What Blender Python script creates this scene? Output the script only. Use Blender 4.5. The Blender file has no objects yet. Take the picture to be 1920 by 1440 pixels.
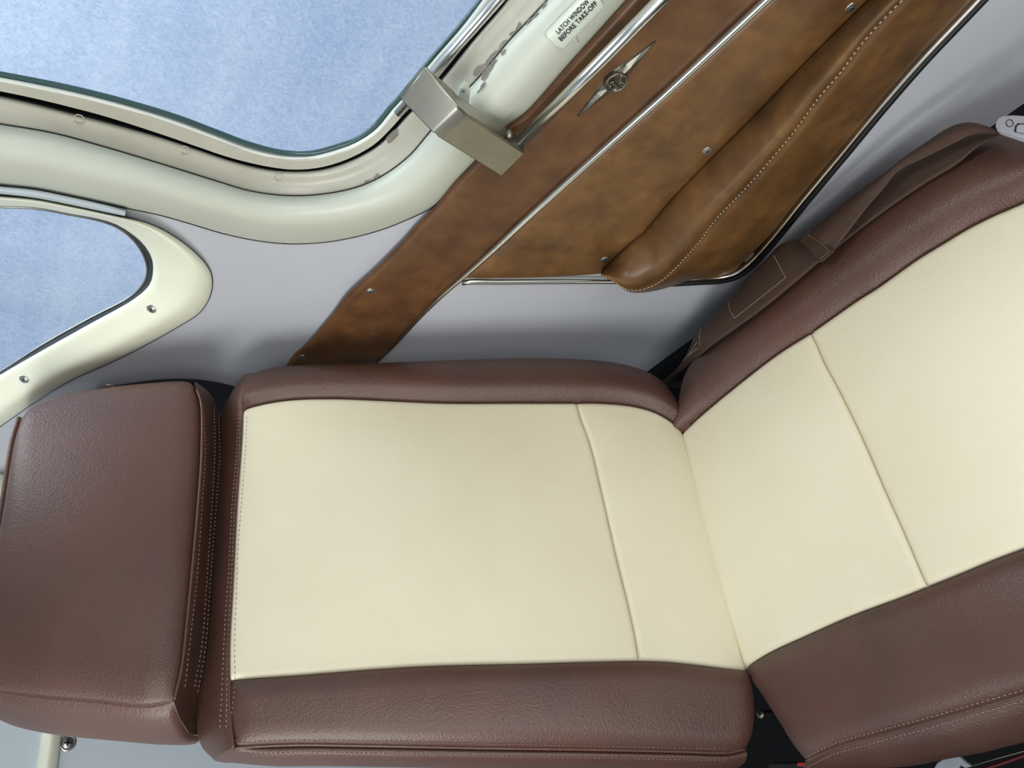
import bpy, bmesh, math, random
import numpy as np
from mathutils import Vector, Matrix
from mathutils.bvhtree import BVHTree
random.seed(4)
S = bpy.context.scene
COL = S.collection

# ------------------------------------------------------------ camera, light, exposure
F_PX = 1400.0
CAM = np.array([0.0, 0.0, 1.07])
# cabin axes: +X towards the window wall, +Y towards the tail, +Z up; rows of R are those axes in lens space
R = np.array([[-0.12779756, -0.87489611, 0.46714514],
              [-0.53344499, 0.45771121, 0.71129241],
              [-0.83612453, -0.15829480, -0.52520333]])
cd = bpy.data.cameras.new('camera'); cam = bpy.data.objects.new('camera', cd); COL.objects.link(cam)
cd.sensor_width = 36.0; cd.sensor_fit = 'HORIZONTAL'; cd.lens = F_PX / 1920.0 * 36.0
cd.clip_start = 0.01; cd.clip_end = 100
bx_, by_, bz_ = R[:, 0], -R[:, 1], -R[:, 2]
cam.matrix_world = Matrix(((bx_[0], by_[0], bz_[0], CAM[0]), (bx_[1], by_[1], bz_[1], CAM[1]), (bx_[2], by_[2], bz_[2], CAM[2]), (0, 0, 0, 1)))
S.camera = cam
w = bpy.data.worlds.new('daylight'); S.world = w; w.use_nodes = True
bg = w.node_tree.nodes['Background']; bg.inputs[0].default_value = (0.88, 0.94, 1.0, 1); bg.inputs[1].default_value = 0.60
def area_light(name, loc, target, sx, sy, power, col):
    l = bpy.data.lights.new(name, 'AREA'); l.shape = 'RECTANGLE'; l.size = sx; l.size_y = sy; l.energy = power; l.color = col
    o = bpy.data.objects.new(name, l); COL.objects.link(o); o.location = loc
    o.rotation_euler = (Vector(target) - Vector(loc)).to_track_quat('-Z', 'Y').to_euler()
area_light('windshield_daylight', (-0.75, -1.35, 1.5), (0.4, 0.5, 0.55), 1.2, 0.6, 17, (1.0, 0.985, 0.95))
area_light('opposite_window_daylight', (-1.35, 0.38, 1.26), (0.5, 0.30, 0.5), 1.2, 0.5, 19, (1.0, 0.985, 0.955))
area_light('skylight_outside', (1.5, 0.6, 3.2), (1.7, 0.6, 0.6), 1.6, 3.0, 100, (0.85, 0.93, 1.0))
S.view_settings.view_transform = 'Standard'; S.view_settings.look = 'None'
S.view_settings.gamma = 1.0; S.view_settings.use_curve_mapping = False
S.view_settings.exposure = 0.1

# ------------------------------------------------------------ geometry helpers
def v(*a): return np.array(a, float)
def nrm(a): return a / (np.linalg.norm(a) + 1e-12)
def ray(x, y): return R @ np.array([(x - 960.0) / F_PX, (y - 720.0) / F_PX, 1.0])
J = v(0.2025, 0.5661, 0.3983)             # middle of the line where back and cushion meet
W = v(1, 0, 0)
BD = v(0, -0.42262, -0.90631)             # down the back
BN = v(0, -0.90631, 0.42262)              # out of the back
CF = v(0, -1, 0); UP = v(0, 0, 1)
BACK = (J, BN); SEAT = (J, UP)
def plane_pt(fr, x, y, d):
    O, n = fr; r = ray(x, y)
    return CAM + r * (((O + n * d - CAM) @ n) / (r @ n))
def wall_x(Y, Z):
    zr = Z - 1.07
    return 0.525 - 0.30 * max(0, zr + 0.28) ** 2 - 0.12 * max(0, Y - 0.6) ** 2
def wall_pt(x, y, d):
    r = ray(x, y); X = 0.52 - d
    for _ in range(14):
        p = CAM + r * (X / r[0]); X = wall_x(p[1], p[2]) - d
    return CAM + r * (X / r[0])
def world_pts(fr, pts, d):
    out = []
    for p in pts:
        dd = p[2] if len(p) > 2 else d
        if fr == 'wall': out.append(wall_pt(p[0], p[1], dd))
        else: out.append(plane_pt(fr, p[0], p[1], dd))
    return np.array(out)
def cr(P, n):
    P = np.array(P, float)
    if len(P) == 2: return np.array([P[0] + (P[1] - P[0]) * t for t in np.linspace(0, 1, n)])
    Q = np.vstack([2 * P[0] - P[1], P, 2 * P[-1] - P[-2]])
    out = []
    k = max(4, n // (len(P) - 1) * 2)
    for i in range(len(P) - 1):
        p0, p1, p2, p3 = Q[i:i + 4]
        l0, l1, l2 = [max(1e-9, np.linalg.norm(b - a)) ** 0.5 for a, b in ((p0, p1), (p1, p2), (p2, p3))]
        for s in range(k):
            t = s / k
            m1 = (p2 - p1) + l1 * ((p1 - p0) / l0 - (p2 - p0) / (l0 + l1))
            m2 = (p2 - p1) + l1 * ((p3 - p2) / l2 - (p3 - p1) / (l1 + l2))
            h = 2 * t ** 3 - 3 * t ** 2 + 1; h1 = t ** 3 - 2 * t ** 2 + t; h2 = -2 * t ** 3 + 3 * t ** 2; h3 = t ** 3 - t ** 2
            out.append(h * p1 + h1 * m1 + h2 * p2 + h3 * m2)
    out.append(P[-1])
    return np.array(out)
def resample(C, params):
    C = np.array(C); s = np.concatenate([[0], np.cumsum(np.linalg.norm(np.diff(C, axis=0), axis=1))]); s /= s[-1]
    return np.stack([np.interp(params, s, C[:, k]) for k in range(C.shape[1])], 1)
def curve(fr, pts, d=0.0, ext=True):
    P = world_pts(fr, pts, d)
    if fr == 'wall' and ext:      # run mouldings and panels on past the frame
        def off(p): return p[0] < -50 or p[1] < -40
        def go(a, b, L):
            q = b + nrm(b - a) * L; dd = d if len(pts[0]) < 3 else 0.0
            q[0] = wall_x(q[1], q[2]) - dd; return q
        if off(pts[-1]): P = np.vstack([P, go(P[-2], P[-1], 0.12), go(P[-2], P[-1], 0.32)])
        if off(pts[0]): P = np.vstack([go(P[1], P[0], 0.16), P])
    return cr(P, 200)
def cosp(n): return 0.5 * (1 - np.cos(np.pi * np.linspace(0, 1, n)))
def linked(name, me, mat, parent=None):
    o = bpy.data.objects.new(name, me); COL.objects.link(o)
    for m in (mat if isinstance(mat, (list, tuple)) else [mat]): me.materials.append(m)
    if parent is not None: o.parent = parent
    return o
def mesh_obj(name, V, Fc, mat, parent=None, smooth=True, mi=None):
    me = bpy.data.meshes.new(name); me.from_pydata([tuple(map(float, p)) for p in V], [], Fc); me.update()
    bm = bmesh.new(); bm.from_mesh(me); bmesh.ops.recalc_face_normals(bm, faces=bm.faces); bm.to_mesh(me); bm.free()
    if smooth: me.polygons.foreach_set('use_smooth', [True] * len(me.polygons))
    if mi: me.polygons.foreach_set('material_index', mi)
    return linked(name, me, mat, parent)
def grid_faces(nr, nc, off=0, closed=False):
    f = []
    for i in range(nr - 1):
        for j in range(nc - 1 if not closed else nc):
            j2 = (j + 1) % nc
            f.append((off + i * nc + j, off + i * nc + j2, off + (i + 1) * nc + j2, off + (i + 1) * nc + j))
    return f
def gq(d, r): return math.sqrt(max(0.0, 1 - (1 - min(d / r, 1)) ** 2))
def patch(name, top, bot, left, right, nv_, mat, parent, h=0.01, r=0.012, crown=0.0, edges=(1, 1, 1, 1), skirt=0.012, nu=90, nvn=70, extra=None):
    """padded panel over four boundary curves; edges = left, right, top, bottom rounded"""
    pu, pv = cosp(nu), cosp(nvn)
    T, Bt, L, Rr = resample(top, pu), resample(bot, pu), resample(left, pv), resample(right, pv)
    L = L + np.outer(1 - pv, T[0] - L[0]) + np.outer(pv, Bt[0] - L[-1])
    Rr = Rr + np.outer(1 - pv, T[-1] - Rr[0]) + np.outer(pv, Bt[-1] - Rr[-1])
    U = pu[None, :, None]; Vv = pv[:, None, None]
    G = (1 - Vv) * T[None] + Vv * Bt[None] + (1 - U) * L[:, None] + U * Rr[:, None] \
        - ((1 - U) * (1 - Vv) * T[0] + U * (1 - Vv) * T[-1] + (1 - U) * Vv * Bt[0] + U * Vv * Bt[-1])
    for i in range(nvn):
        row = G[i]; sL = np.concatenate([[0], np.cumsum(np.linalg.norm(np.diff(row, axis=0), axis=1))])
        for j in range(nu):
            if i == 0 or True:
                colL = None
            a = 1.0
            if edges[0]: a *= gq(sL[j], r)
            if edges[1]: a *= gq(sL[-1] - sL[j], r)
            hh = np.linalg.norm(Bt[j] - T[j])
            if edges[2]: a *= gq(pv[i] * hh, r)
            if edges[3]: a *= gq((1 - pv[i]) * hh, r)
            off = h * a + crown * 16 * pu[j] * (1 - pu[j]) * pv[i] * (1 - pv[i]) * 1.0
            if extra: off += extra(pu[j], pv[i])
            G[i, j] = G[i, j] + nv_ * off
    V = list(G.reshape(-1, 3)); Fc = grid_faces(nvn, nu)
    if skirt:
        ring = [j for j in range(nu)] + [i * nu + nu - 1 for i in range(1, nvn)] + [(nvn - 1) * nu + j for j in range(nu - 2, -1, -1)] + [i * nu for i in range(nvn - 2, 0, -1)]
        b = len(V); cen = G.reshape(-1, 3).mean(0)
        for k in ring:
            q = cen - V[k]; q = q - nv_ * (q @ nv_)
            V.append(V[k] - nv_ * skirt + nrm(q) * skirt * 0.25)
        n = len(ring)
        for k in range(n): Fc.append((ring[k], ring[(k + 1) % n], b + (k + 1) % n, b + k))
    return mesh_obj(name, V, Fc, mat, parent)
def loft(name, c0, c1, prof, nvec, mat, parent, out=None, nu=110, rows=30, wob=None):
    """sheet between two curves; prof = (fraction across, lift along nvec, lift along out)"""
    out = v(0, 0, 0) if out is None else out
    pu = np.linspace(0, 1, nu); A, B = resample(c0, pu), resample(c1, pu)
    Pp = resample(cr([(a[0], a[1] * 10, (a[2] if len(a) > 2 else 0) * 10) for a in prof], rows * 3), np.linspace(0, 1, rows))
    V = []
    for t, o, q in Pp:
        o /= 10; q /= 10
        for j in range(nu):
            p = A[j] + (B[j] - A[j]) * t + nvec * o + out * q
            if wob: p = p + nvec * wob(pu[j], t)
            V.append(p)
    return mesh_obj(name, V, grid_faces(rows, nu), mat, parent)
def rows_loft(name, curves, mat, parent, nu=140, sub=5, closed=False):
    """smooth sheet through a list of curves"""
    pu = np.linspace(0, 1, nu); Cs = [resample(c, pu) for c in curves]
    M = np.array(Cs); outc = []
    for j in range(nu): outc.append(resample(cr(M[:, j], sub * 8), np.linspace(0, 1, sub * (len(curves) - 1) + 1)))
    G = np.array(outc).transpose(1, 0, 2)
    return mesh_obj(name, list(G.reshape(-1, 3)), grid_faces(G.shape[0], nu), mat, parent)
def tube(name, C, r, mat, parent, seg=10, n=None, taper=None, flat=None):
    C = np.array(C)
    if n: C = resample(C, np.linspace(0, 1, n))
    T = np.gradient(C, axis=0); V = []; up = v(0.3, 0.2, 1)
    for i, p in enumerate(C):
        t = nrm(T[i]); a = nrm(np.cross(t, up)); b = np.cross(t, a); rr = r * (taper(i / (len(C) - 1)) if taper else 1)
        for k in range(seg):
            an = 2 * math.pi * k / seg; V.append(p + a * math.cos(an) * rr + b * math.sin(an) * rr * (flat or 1))
    Fc = grid_faces(len(C), seg, closed=True)
    Fc.append(tuple(range(seg))); Fc.append(tuple(len(V) - seg + k for k in range(seg)))
    return mesh_obj(name, V, Fc, mat, parent)
def stitches(name, C, nvec, mat, parent, pitch=0.0045, ln=0.0033, rad=0.00045, raise_=0.0004, jit=0.0):
    C = np.array(C); L = np.sum(np.linalg.norm(np.diff(C, axis=0), axis=1)); n = max(2, int(L / pitch))
    Q = resample(C, (np.arange(n) + 0.5) / n); Q2 = resample(C, np.clip((np.arange(n) + 0.5) / n + 0.002, 0, 1)); Q1 = resample(C, np.clip((np.arange(n) + 0.5) / n - 0.002, 0, 1))
    V, Fc = [], []
    for p, a, b in zip(Q, Q1, Q2):
        t = nrm(b - a); nv_ = nvec; s = nrm(np.cross(t, nv_)); p = p + nv_ * raise_ + s * random.uniform(-jit, jit); k = len(V)
        V += [p - t * ln / 2, p + t * ln / 2, p + s * rad, p + nv_ * rad, p - s * rad, p - nv_ * rad]
        for i in range(4):
            j = 2 + i; j2 = 2 + (i + 1) % 4; Fc += [(k, k + j, k + j2), (k + 1, k + j2, k + j)]
    o = mesh_obj(name, V, Fc, mat, parent, smooth=True); o['kind'] = 'stuff'; return o
def prism(name, P, nvec, depth, mat, parent, bevel=0.001, smooth=False, seg=2):
    """closed plate: outline P, thickness depth against nvec"""
    P = [np.array(p) for p in P]; n = len(P)
    me = bpy.data.meshes.new(name); bm = bmesh.new()
    a = [bm.verts.new(p) for p in P]; b = [bm.verts.new(p - nvec * depth) for p in P]
    bm.faces.new(a); bm.faces.new(b[::-1])
    for i in range(n): bm.faces.new((a[i], b[i], b[(i + 1) % n], a[(i + 1) % n]))
    bmesh.ops.recalc_face_normals(bm, faces=bm.faces)
    if bevel: bmesh.ops.bevel(bm, geom=[e for e in bm.edges], offset=bevel, segments=seg, affect='EDGES', clamp_overlap=True)
    bm.to_mesh(me); bm.free()
    if smooth: me.polygons.foreach_set('use_smooth', [True] * len(me.polygons))
    return linked(name, me, mat, parent)
def empty(name, loc):
    o = bpy.data.objects.new(name, None); COL.objects.link(o); o.location = tuple(loc); o.empty_display_size = 0.02
    return o
def thing(name, label, cat, loc=(0, 0, 0), group=None):
    o = empty(name, (0, 0, 0)); o['label'] = label; o['category'] = cat
    if group: o['group'] = group
    return o
def struct(o): o['kind'] = 'structure'; return o
def bvh_of(*objs):
    V, Fc = [], []
    for o in objs:
        k = len(V); V += [o.matrix_basis @ x.co for x in o.data.vertices]; Fc += [[k + i for i in p.vertices] for p in o.data.polygons]
    return BVHTree.FromPolygons(V, Fc)
def seen(bvh, x, y):
    r = ray(x, y); h = bvh.ray_cast(Vector(CAM), Vector(r).normalized())
    if h[0] is None: return None, None
    n = h[1]
    if n.dot(Vector(r)) > 0: n = -n
    return np.array(h[0]), np.array(n)
def seen_curve(bvh, pts, lift=0.0005, n=120):
    q = []
    for p in cr([(a[0], a[1], 0) for a in pts], n):
        h, nn = seen(bvh, p[0], p[1])
        if h is not None: q.append(h + nn * lift)
    return np.array(q)

# ------------------------------------------------------------ materials
def lin(c): return tuple(((x / 255) / 12.92 if x / 255 <= 0.04045 else ((x / 255 + 0.055) / 1.055) ** 2.4) for x in c)
def material(name, c1, c2=None, rough=0.5, metal=0.0, nscale=8, grain=0, gstr=0.2, gdist=0.001, coat=0.0, spec=0.5, aniso=None, wrinkle=0, lo=0.35, hi=0.65, spots=None):
    m = bpy.data.materials.new(name); m.use_nodes = True; nt = m.node_tree; N, L = nt.nodes, nt.links
    p = N['Principled BSDF']; p.inputs['Roughness'].default_value = rough; p.inputs['Metallic'].default_value = metal
    p.inputs['Specular IOR Level'].default_value = spec; p.inputs['Coat Weight'].default_value = coat; p.inputs['Coat Roughness'].default_value = 0.3
    tc = N.new('ShaderNodeTexCoord')
    c1l = (*lin(c1), 1); p.inputs['Base Color'].default_value = c1l
    if c2:
        n = N.new('ShaderNodeTexNoise'); n.inputs['Scale'].default_value = nscale; n.inputs['Detail'].default_value = 8; n.inputs['Roughness'].default_value = 0.6
        cr_ = N.new('ShaderNodeValToRGB'); cr_.color_ramp.elements[0].position = lo; cr_.color_ramp.elements[1].position = hi
        cr_.color_ramp.elements[0].color = c1l; cr_.color_ramp.elements[1].color = (*lin(c2), 1)
        L.new(tc.outputs['Object'], n.inputs['Vector']); L.new(n.outputs['Fac'], cr_.inputs['Fac']); last = cr_.outputs['Color']
        if spots:
            n3 = N.new('ShaderNodeTexNoise'); n3.inputs['Scale'].default_value = spots[0]; n3.inputs['Detail'].default_value = 4
            r3 = N.new('ShaderNodeValToRGB'); r3.color_ramp.elements[0].position = 0.45; r3.color_ramp.elements[1].position = 0.75
            r3.color_ramp.elements[0].color = (0, 0, 0, 1); r3.color_ramp.elements[1].color = (spots[2],) * 3 + (1,)
            mx = N.new('ShaderNodeMixRGB'); mx.inputs['Color2'].default_value = (*lin(spots[1]), 1)
            L.new(tc.outputs['Object'], n3.inputs['Vector']); L.new(n3.outputs['Fac'], r3.inputs['Fac']); L.new(r3.outputs['Color'], mx.inputs['Fac']); L.new(last, mx.inputs['Color1']); last = mx.outputs['Color']
        L.new(last, p.inputs['Base Color'])
    prev = None
    if wrinkle:
        mp = N.new('ShaderNodeMapping'); mp.inputs['Scale'].default_value = (1, 1, 1); mp.inputs['Rotation'].default_value = (0.3, 0.5, 0.2)
        n2 = N.new('ShaderNodeTexNoise'); n2.inputs['Scale'].default_value = 14; n2.inputs['Detail'].default_value = 3; n2.inputs['Distortion'].default_value = 0.4
        b2 = N.new('ShaderNodeBump'); b2.inputs['Strength'].default_value = wrinkle; b2.inputs['Distance'].default_value = 0.01
        L.new(tc.outputs['Object'], mp.inputs['Vector']); L.new(mp.outputs['Vector'], n2.inputs['Vector']); L.new(n2.outputs['Fac'], b2.inputs['Height']); prev = b2.outputs['Normal']
    if grain:
        vo = N.new('ShaderNodeTexVoronoi'); vo.feature = 'SMOOTH_F1'; vo.inputs['Scale'].default_value = grain
        ns = N.new('ShaderNodeTexNoise'); ns.inputs['Scale'].default_value = grain * 0.5; ns.inputs['Detail'].default_value = 4
        md = N.new('ShaderNodeMath'); md.operation = 'MULTIPLY_ADD'; md.inputs[1].default_value = 0.2
        L.new(tc.outputs['Object'], vo.inputs['Vector']); L.new(tc.outputs['Object'], ns.inputs['Vector'])
        L.new(ns.outputs['Fac'], md.inputs[0]); L.new(vo.outputs['Distance'], md.inputs[2])
        b = N.new('ShaderNodeBump'); b.inputs['Strength'].default_value = gstr; b.inputs['Distance'].default_value = gdist
        L.new(md.outputs[0], b.inputs['Height'])
        if prev: L.new(prev, b.inputs['Normal'])
        prev = b.outputs['Normal']
    if prev: L.new(prev, p.inputs['Normal'])
    return m
M = {}
M['brown'] = material('brown_leather', (79, 53, 44), (90, 62, 51), rough=0.45, nscale=9, grain=560, gstr=0.45, gdist=0.0007, spec=0.6, wrinkle=0.02, spots=(7, (104, 58, 43), 0.45))
M['brown_thread'] = material('tan_thread', (158, 134, 120), rough=0.7)
M['cream'] = material('cream_leather', (230, 221, 193), (225, 215, 186), rough=0.5, nscale=7, grain=520, gstr=0.16, gdist=0.0008, spec=0.4, wrinkle=0.03)
M['cream_thread'] = material('grey_thread', (70, 66, 60), rough=0.8)
M['light_thread'] = material('cream_thread', (228, 208, 172), rough=0.7)
M['tan'] = material('tan_patina_leather', (78, 53, 29), (126, 90, 50), rough=0.40, nscale=19, grain=700, gstr=0.12, gdist=0.0006, spec=0.5, wrinkle=0.05, lo=0.3, hi=0.7, spots=(60, (84, 56, 34), 0.6))
M['grey'] = material('grey_vinyl', (190, 193, 199), (184, 187, 194), rough=0.48, nscale=4, grain=800, gstr=0.05, gdist=0.0005, spec=0.45, wrinkle=0.05)
M['mould'] = material('sage_cream_vinyl', (200, 204, 190), (192, 196, 181), rough=0.4, nscale=5, spec=0.5, wrinkle=0.03)
M['plastic'] = material('cream_plastic', (238, 240, 218), (230, 232, 210), rough=0.35, nscale=6, spec=0.5)
M['band'] = material('painted_sill', (184, 182, 168), (172, 170, 154), rough=0.35, nscale=14, spec=0.5)
M['lip'] = material('white_lip', (222, 226, 218), rough=0.3)
M['chip'] = material('bare_primer', (128, 122, 110), (112, 106, 96), rough=0.7, nscale=60)
M['gasket'] = material('black_gasket', (16, 18, 20), rough=0.6)
M['teal'] = material('glass_edge', (58, 84, 84), rough=0.2)
M['chrome'] = material('chrome', (226, 226, 220), rough=0.2, metal=1.0)
M['steel'] = material('brushed_steel', (168, 166, 156), (156, 154, 144), rough=0.36, metal=1.0, nscale=30)
M['screw'] = material('screw_metal', (176, 176, 172), rough=0.32, metal=0.9)
M['tan_red'] = material('reddish_patina_leather', (74, 48, 28), (112, 77, 45), rough=0.40, nscale=24, grain=700, gstr=0.12, gdist=0.0006, spec=0.5, wrinkle=0.04, lo=0.3, hi=0.7, spots=(45, (80, 46, 34), 0.5))
M['pewter'] = material('pewter', (148, 146, 134), (104, 102, 92), rough=0.36, metal=1.0, nscale=160)
M['dark_metal'] = material('dark_recess', (34, 31, 27), rough=0.5)
M['belt'] = material('brown_webbing', (76, 55, 43), (68, 49, 38), rough=0.75, nscale=30, grain=900, gstr=0.35, gdist=0.0006)
M['navy'] = material('navy_cloth', (13, 17, 27), rough=0.85)
M['black'] = material('black_carpet', (10, 11, 14), (16, 17, 22), rough=0.95, nscale=80)
M['bulkhead'] = material('pale_blue_grey_vinyl', (188, 198, 204), (182, 192, 200), rough=0.5, nscale=4, wrinkle=0.04)
M['buckle'] = material('grey_buckle', (190, 192, 200), rough=0.35, metal=0.6)
M['red'] = material('red_plastic', (190, 40, 46), rough=0.4)
M['badge_ground'] = material('badge_ground', (84, 76, 64), (60, 54, 46), rough=0.5, metal=0.4, nscale=200)
M['dark_red'] = material('dark_red_enamel', (92, 22, 32), rough=0.4)
M['ink'] = material('black_ink', (26, 28, 30), rough=0.6)
M['decal'] = material('clear_decal', (208, 216, 202), rough=0.3)
M['decal_edge'] = material('decal_edge', (176, 184, 172), rough=0.4)
def glass_mat():
    m = bpy.data.materials.new('tinted_glass'); m.use_nodes = True; nt = m.node_tree; p = nt.nodes['Principled BSDF']
    p.inputs['Base Color'].default_value = (0.93, 0.97, 1.0, 1); p.inputs['Roughness'].default_value = 0.0; p.inputs['Transmission Weight'].default_value = 1.0; p.inputs['IOR'].default_value = 1.02
    return m
M['glass'] = glass_mat()
def outside_mat():
    m = bpy.data.materials.new('pale_blue_cloth'); m.use_nodes = True; nt = m.node_tree; N, L = nt.nodes, nt.links; p = N['Principled BSDF']; p.inputs['Roughness'].default_value = 0.9
    tc = N.new('ShaderNodeTexCoord')
    def noise(sc, det, mapping=None, dist=0):
        n = N.new('ShaderNodeTexNoise'); n.inputs['Scale'].default_value = sc; n.inputs['Detail'].default_value = det; n.inputs['Distortion'].default_value = dist
        if mapping:
            mp = N.new('ShaderNodeMapping'); mp.inputs['Scale'].default_value = mapping[0]; mp.inputs['Rotation'].default_value = mapping[1]
            L.new(tc.outputs['Object'], mp.inputs['Vector']); L.new(mp.outputs['Vector'], n.inputs['Vector'])
        else: L.new(tc.outputs['Object'], n.inputs['Vector'])
        return n.outputs['Fac']
    fine = noise(70, 6, None, 1.5); streak = noise(5, 5, ((1, 0.3, 2.2), (0.27, 0, 0))); big = noise(1.4, 3)
    def mul(a, k):
        q = N.new('ShaderNodeMath'); q.operation = 'MULTIPLY'; L.new(a, q.inputs[0]); q.inputs[1].default_value = k; return q.outputs[0]
    def add(a, b): q = N.new('ShaderNodeMath'); q.operation = 'ADD'; L.new(a, q.inputs[0]); L.new(b, q.inputs[1]); return q.outputs[0]
    s = add(add(mul(fine, 0.75), mul(streak, 0.35)), mul(big, 0.55))
    r = N.new('ShaderNodeValToRGB'); r.color_ramp.elements[0].position = 0.62; r.color_ramp.elements[1].position = 1.12
    r.color_ramp.elements[0].color = (*lin((178, 196, 228)), 1); r.color_ramp.elements[1].color = (*lin((220, 232, 248)), 1)
    L.new(s, r.inputs['Fac']); L.new(r.outputs['Color'], p.inputs['Base Color'])
    return m
M['outside'] = outside_mat()

# ------------------------------------------------------------ the setting
# window outlines traced on the wall
L0 = [(-130, 118), (0, 139), (133, 165), (233, 190), (333, 220), (400, 245), (467, 270), (533, 286), (583, 287), (640, 272), (667, 262), (700, 239), (733, 200), (750, 182), (800, 122), (867, 45), (903, 0), (960, -75)]
L0b = [(-130, 126), (0, 150), (133, 177), (233, 202), (333, 233), (400, 258), (467, 283), (533, 297), (583, 297), (640, 283), (672, 270), (708, 246), (740, 208), (757, 190), (808, 126), (874, 50), (909, 4), (966, -70)]
L1 = [(-130, 148), (0, 171), (67, 185), (133, 201), (200, 219), (300, 251), (367, 274), (433, 296), (500, 312), (550, 318), (600, 314), (650, 299), (700, 272), (733, 241), (757, 214), (800, 170), (838, 126), (882, 71), (931, 14), (944, -2), (1000, -72)]
L1b = [(-130, 158), (0, 181), (67, 196), (133, 213), (200, 230), (300, 258), (367, 280), (433, 302), (500, 318), (550, 322), (600, 319), (652, 304), (704, 277), (738, 246), (762, 219), (806, 175), (844, 131), (888, 76), (938, 18), (951, 2), (1006, -66)]
L2 = [(-130, 214), (0, 233), (100, 250), (200, 277), (300, 307), (400, 338), (467, 358), (533, 367), (600, 365), (667, 352), (717, 330), (767, 293), (800, 255), (850, 195), (900, 143), (950, 82), (983, 47), (1027, 0), (1090, -68)]
L3 = [(-130, 330), (0, 348), (67, 355), (133, 368), (233, 389), (300, 403), (350, 417), (417, 437), (483, 451), (550, 457), (623, 452), (700, 435), (750, 417), (817, 384), (855, 342), (890, 305), (947, 242), (987, 212), (1067, 122), (1180, -4), (1240, -70)]
G2 = [(-120, 378), (0, 387), (67, 390), (133, 402), (187, 413), (213, 422), (236, 436), (258, 458), (272, 483), (277, 507), (270, 531), (246, 556), (167, 598), (83, 645), (0, 698), (-120, 770)]
K2 = [(-120, 377), (0, 386), (67, 389), (133, 401), (187, 411), (216, 420), (242, 435), (268, 457), (284, 483), (287, 507), (280, 534), (252, 560), (167, 608), (67, 664), (0, 703), (-120, 776)]
O2 = [(-120, 357), (0, 367), (67, 373), (133, 386), (217, 404), (283, 421), (333, 448), (373, 481), (393, 507), (398, 530), (393, 557), (373, 587), (333, 613), (267, 650), (200, 683), (133, 713), (67, 753), (0, 800), (-120, 885)]

def inside(poly, y, z):
    c = False; n = len(poly)
    for i in range(n):
        y1, z1 = poly[i]; y2, z2 = poly[(i + 1) % n]
        if (z1 > z) != (z2 > z) and y < (y2 - y1) * (z - z1) / (z2 - z1) + y1: c = not c
    return c
def between(a, b, t):
    pu = np.linspace(0, 1, 60); A = resample(cr([(p[0], p[1]) for p in a], 200), pu); B = resample(cr([(p[0], p[1]) for p in b], 200), pu)
    return [tuple(x) for x in (A + (B - A) * t)]
w1 = [(p[1], p[2]) for p in curve('wall', between(L2, L3, 0.45), 0)]
w1 = w1 + [(w1[-1][0], 1.44), (w1[0][0], 1.44)]
w2 = [(p[1], p[2]) for p in curve('wall', between(K2, O2, 0.6), 0)]
w2 = w2
ys = np.arange(-0.62, 1.171, 0.0085); zs = np.arange(0.0, 1.52, 0.0085)
V, idx, Fc = [], {}, []
for i, y in enumerate(ys):
    for j, z in enumerate(zs):
        idx[i, j] = len(V); V.append((wall_x(y, z), y, z))
for i in range(len(ys) - 1):
    for j in range(len(zs) - 1):
        yc, zc = ys[i] + 0.004, zs[j] + 0.004
        if inside(w1, yc, zc) or inside(w2, yc, zc): continue
        Fc.append((idx[i, j], idx[i + 1, j], idx[i + 1, j + 1], idx[i, j + 1]))
wall = struct(mesh_obj('wall_right', V, Fc, M['grey']))
sm = wall.modifiers.new('thickness', 'SOLIDIFY'); sm.thickness = 0.006; sm.offset = -1 if wall.data.polygons[0].normal.x < 0 else 1
# rear bulkhead, floor, hangar wall outside
YB = 1.16
def box(name, x0, x1, y0, y1, z0, z1, mat, parent=None, bev=0.004):
    P = [v(x0, y0, z1), v(x1, y0, z1), v(x1, y1, z1), v(x0, y1, z1)]
    return prism(name, P, v(0, 0, 1), z1 - z0, mat, parent, bevel=bev)
wl_ = struct(box('wall_left', -0.80, -0.76, -0.8, YB, 0, 0.92, M['bulkhead']))  # unseen lower half of the far cabin side, added to darken low fill light
lbf_ = struct(box('light_block_front', -0.75, 0.52, -0.70, -0.66, 0, 0.45, M['brown']))  # unseen low block in place of front seats, added to cut fill light
cl_ = struct(box('ceiling', -0.80, 0.44, -0.30, YB, 1.53, 1.56, M['bulkhead']))
wb = struct(box('wall_back', -0.75, 0.56, YB, YB + 0.03, 0, 1.52, M['bulkhead']))
fl = struct(box('floor', -0.75, 0.54, -0.65, YB, -0.03, 0.0, M['black']))
bs = struct(box('baseboard_right', 0.508, 0.535, -0.62, YB, 0, 0.300, M['black']))
nu_, nz_ = 60, 40
V = []
for j in range(nz_):
    for i in range(nu_):
        y = -2.5 + 6.5 * i / (nu_ - 1); z = -0.9 + 3.6 * j / (nz_ - 1)
        V.append((1.75 + 0.012 * math.sin(y * 9 + z) + 0.01 * math.sin(y * 23), y, z))
wo = struct(mesh_obj('wall_outside', V, grid_faces(nz_, nu_), M['outside']))
so = wo.modifiers.new('thickness', 'SOLIDIFY'); so.thickness = 0.02

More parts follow.
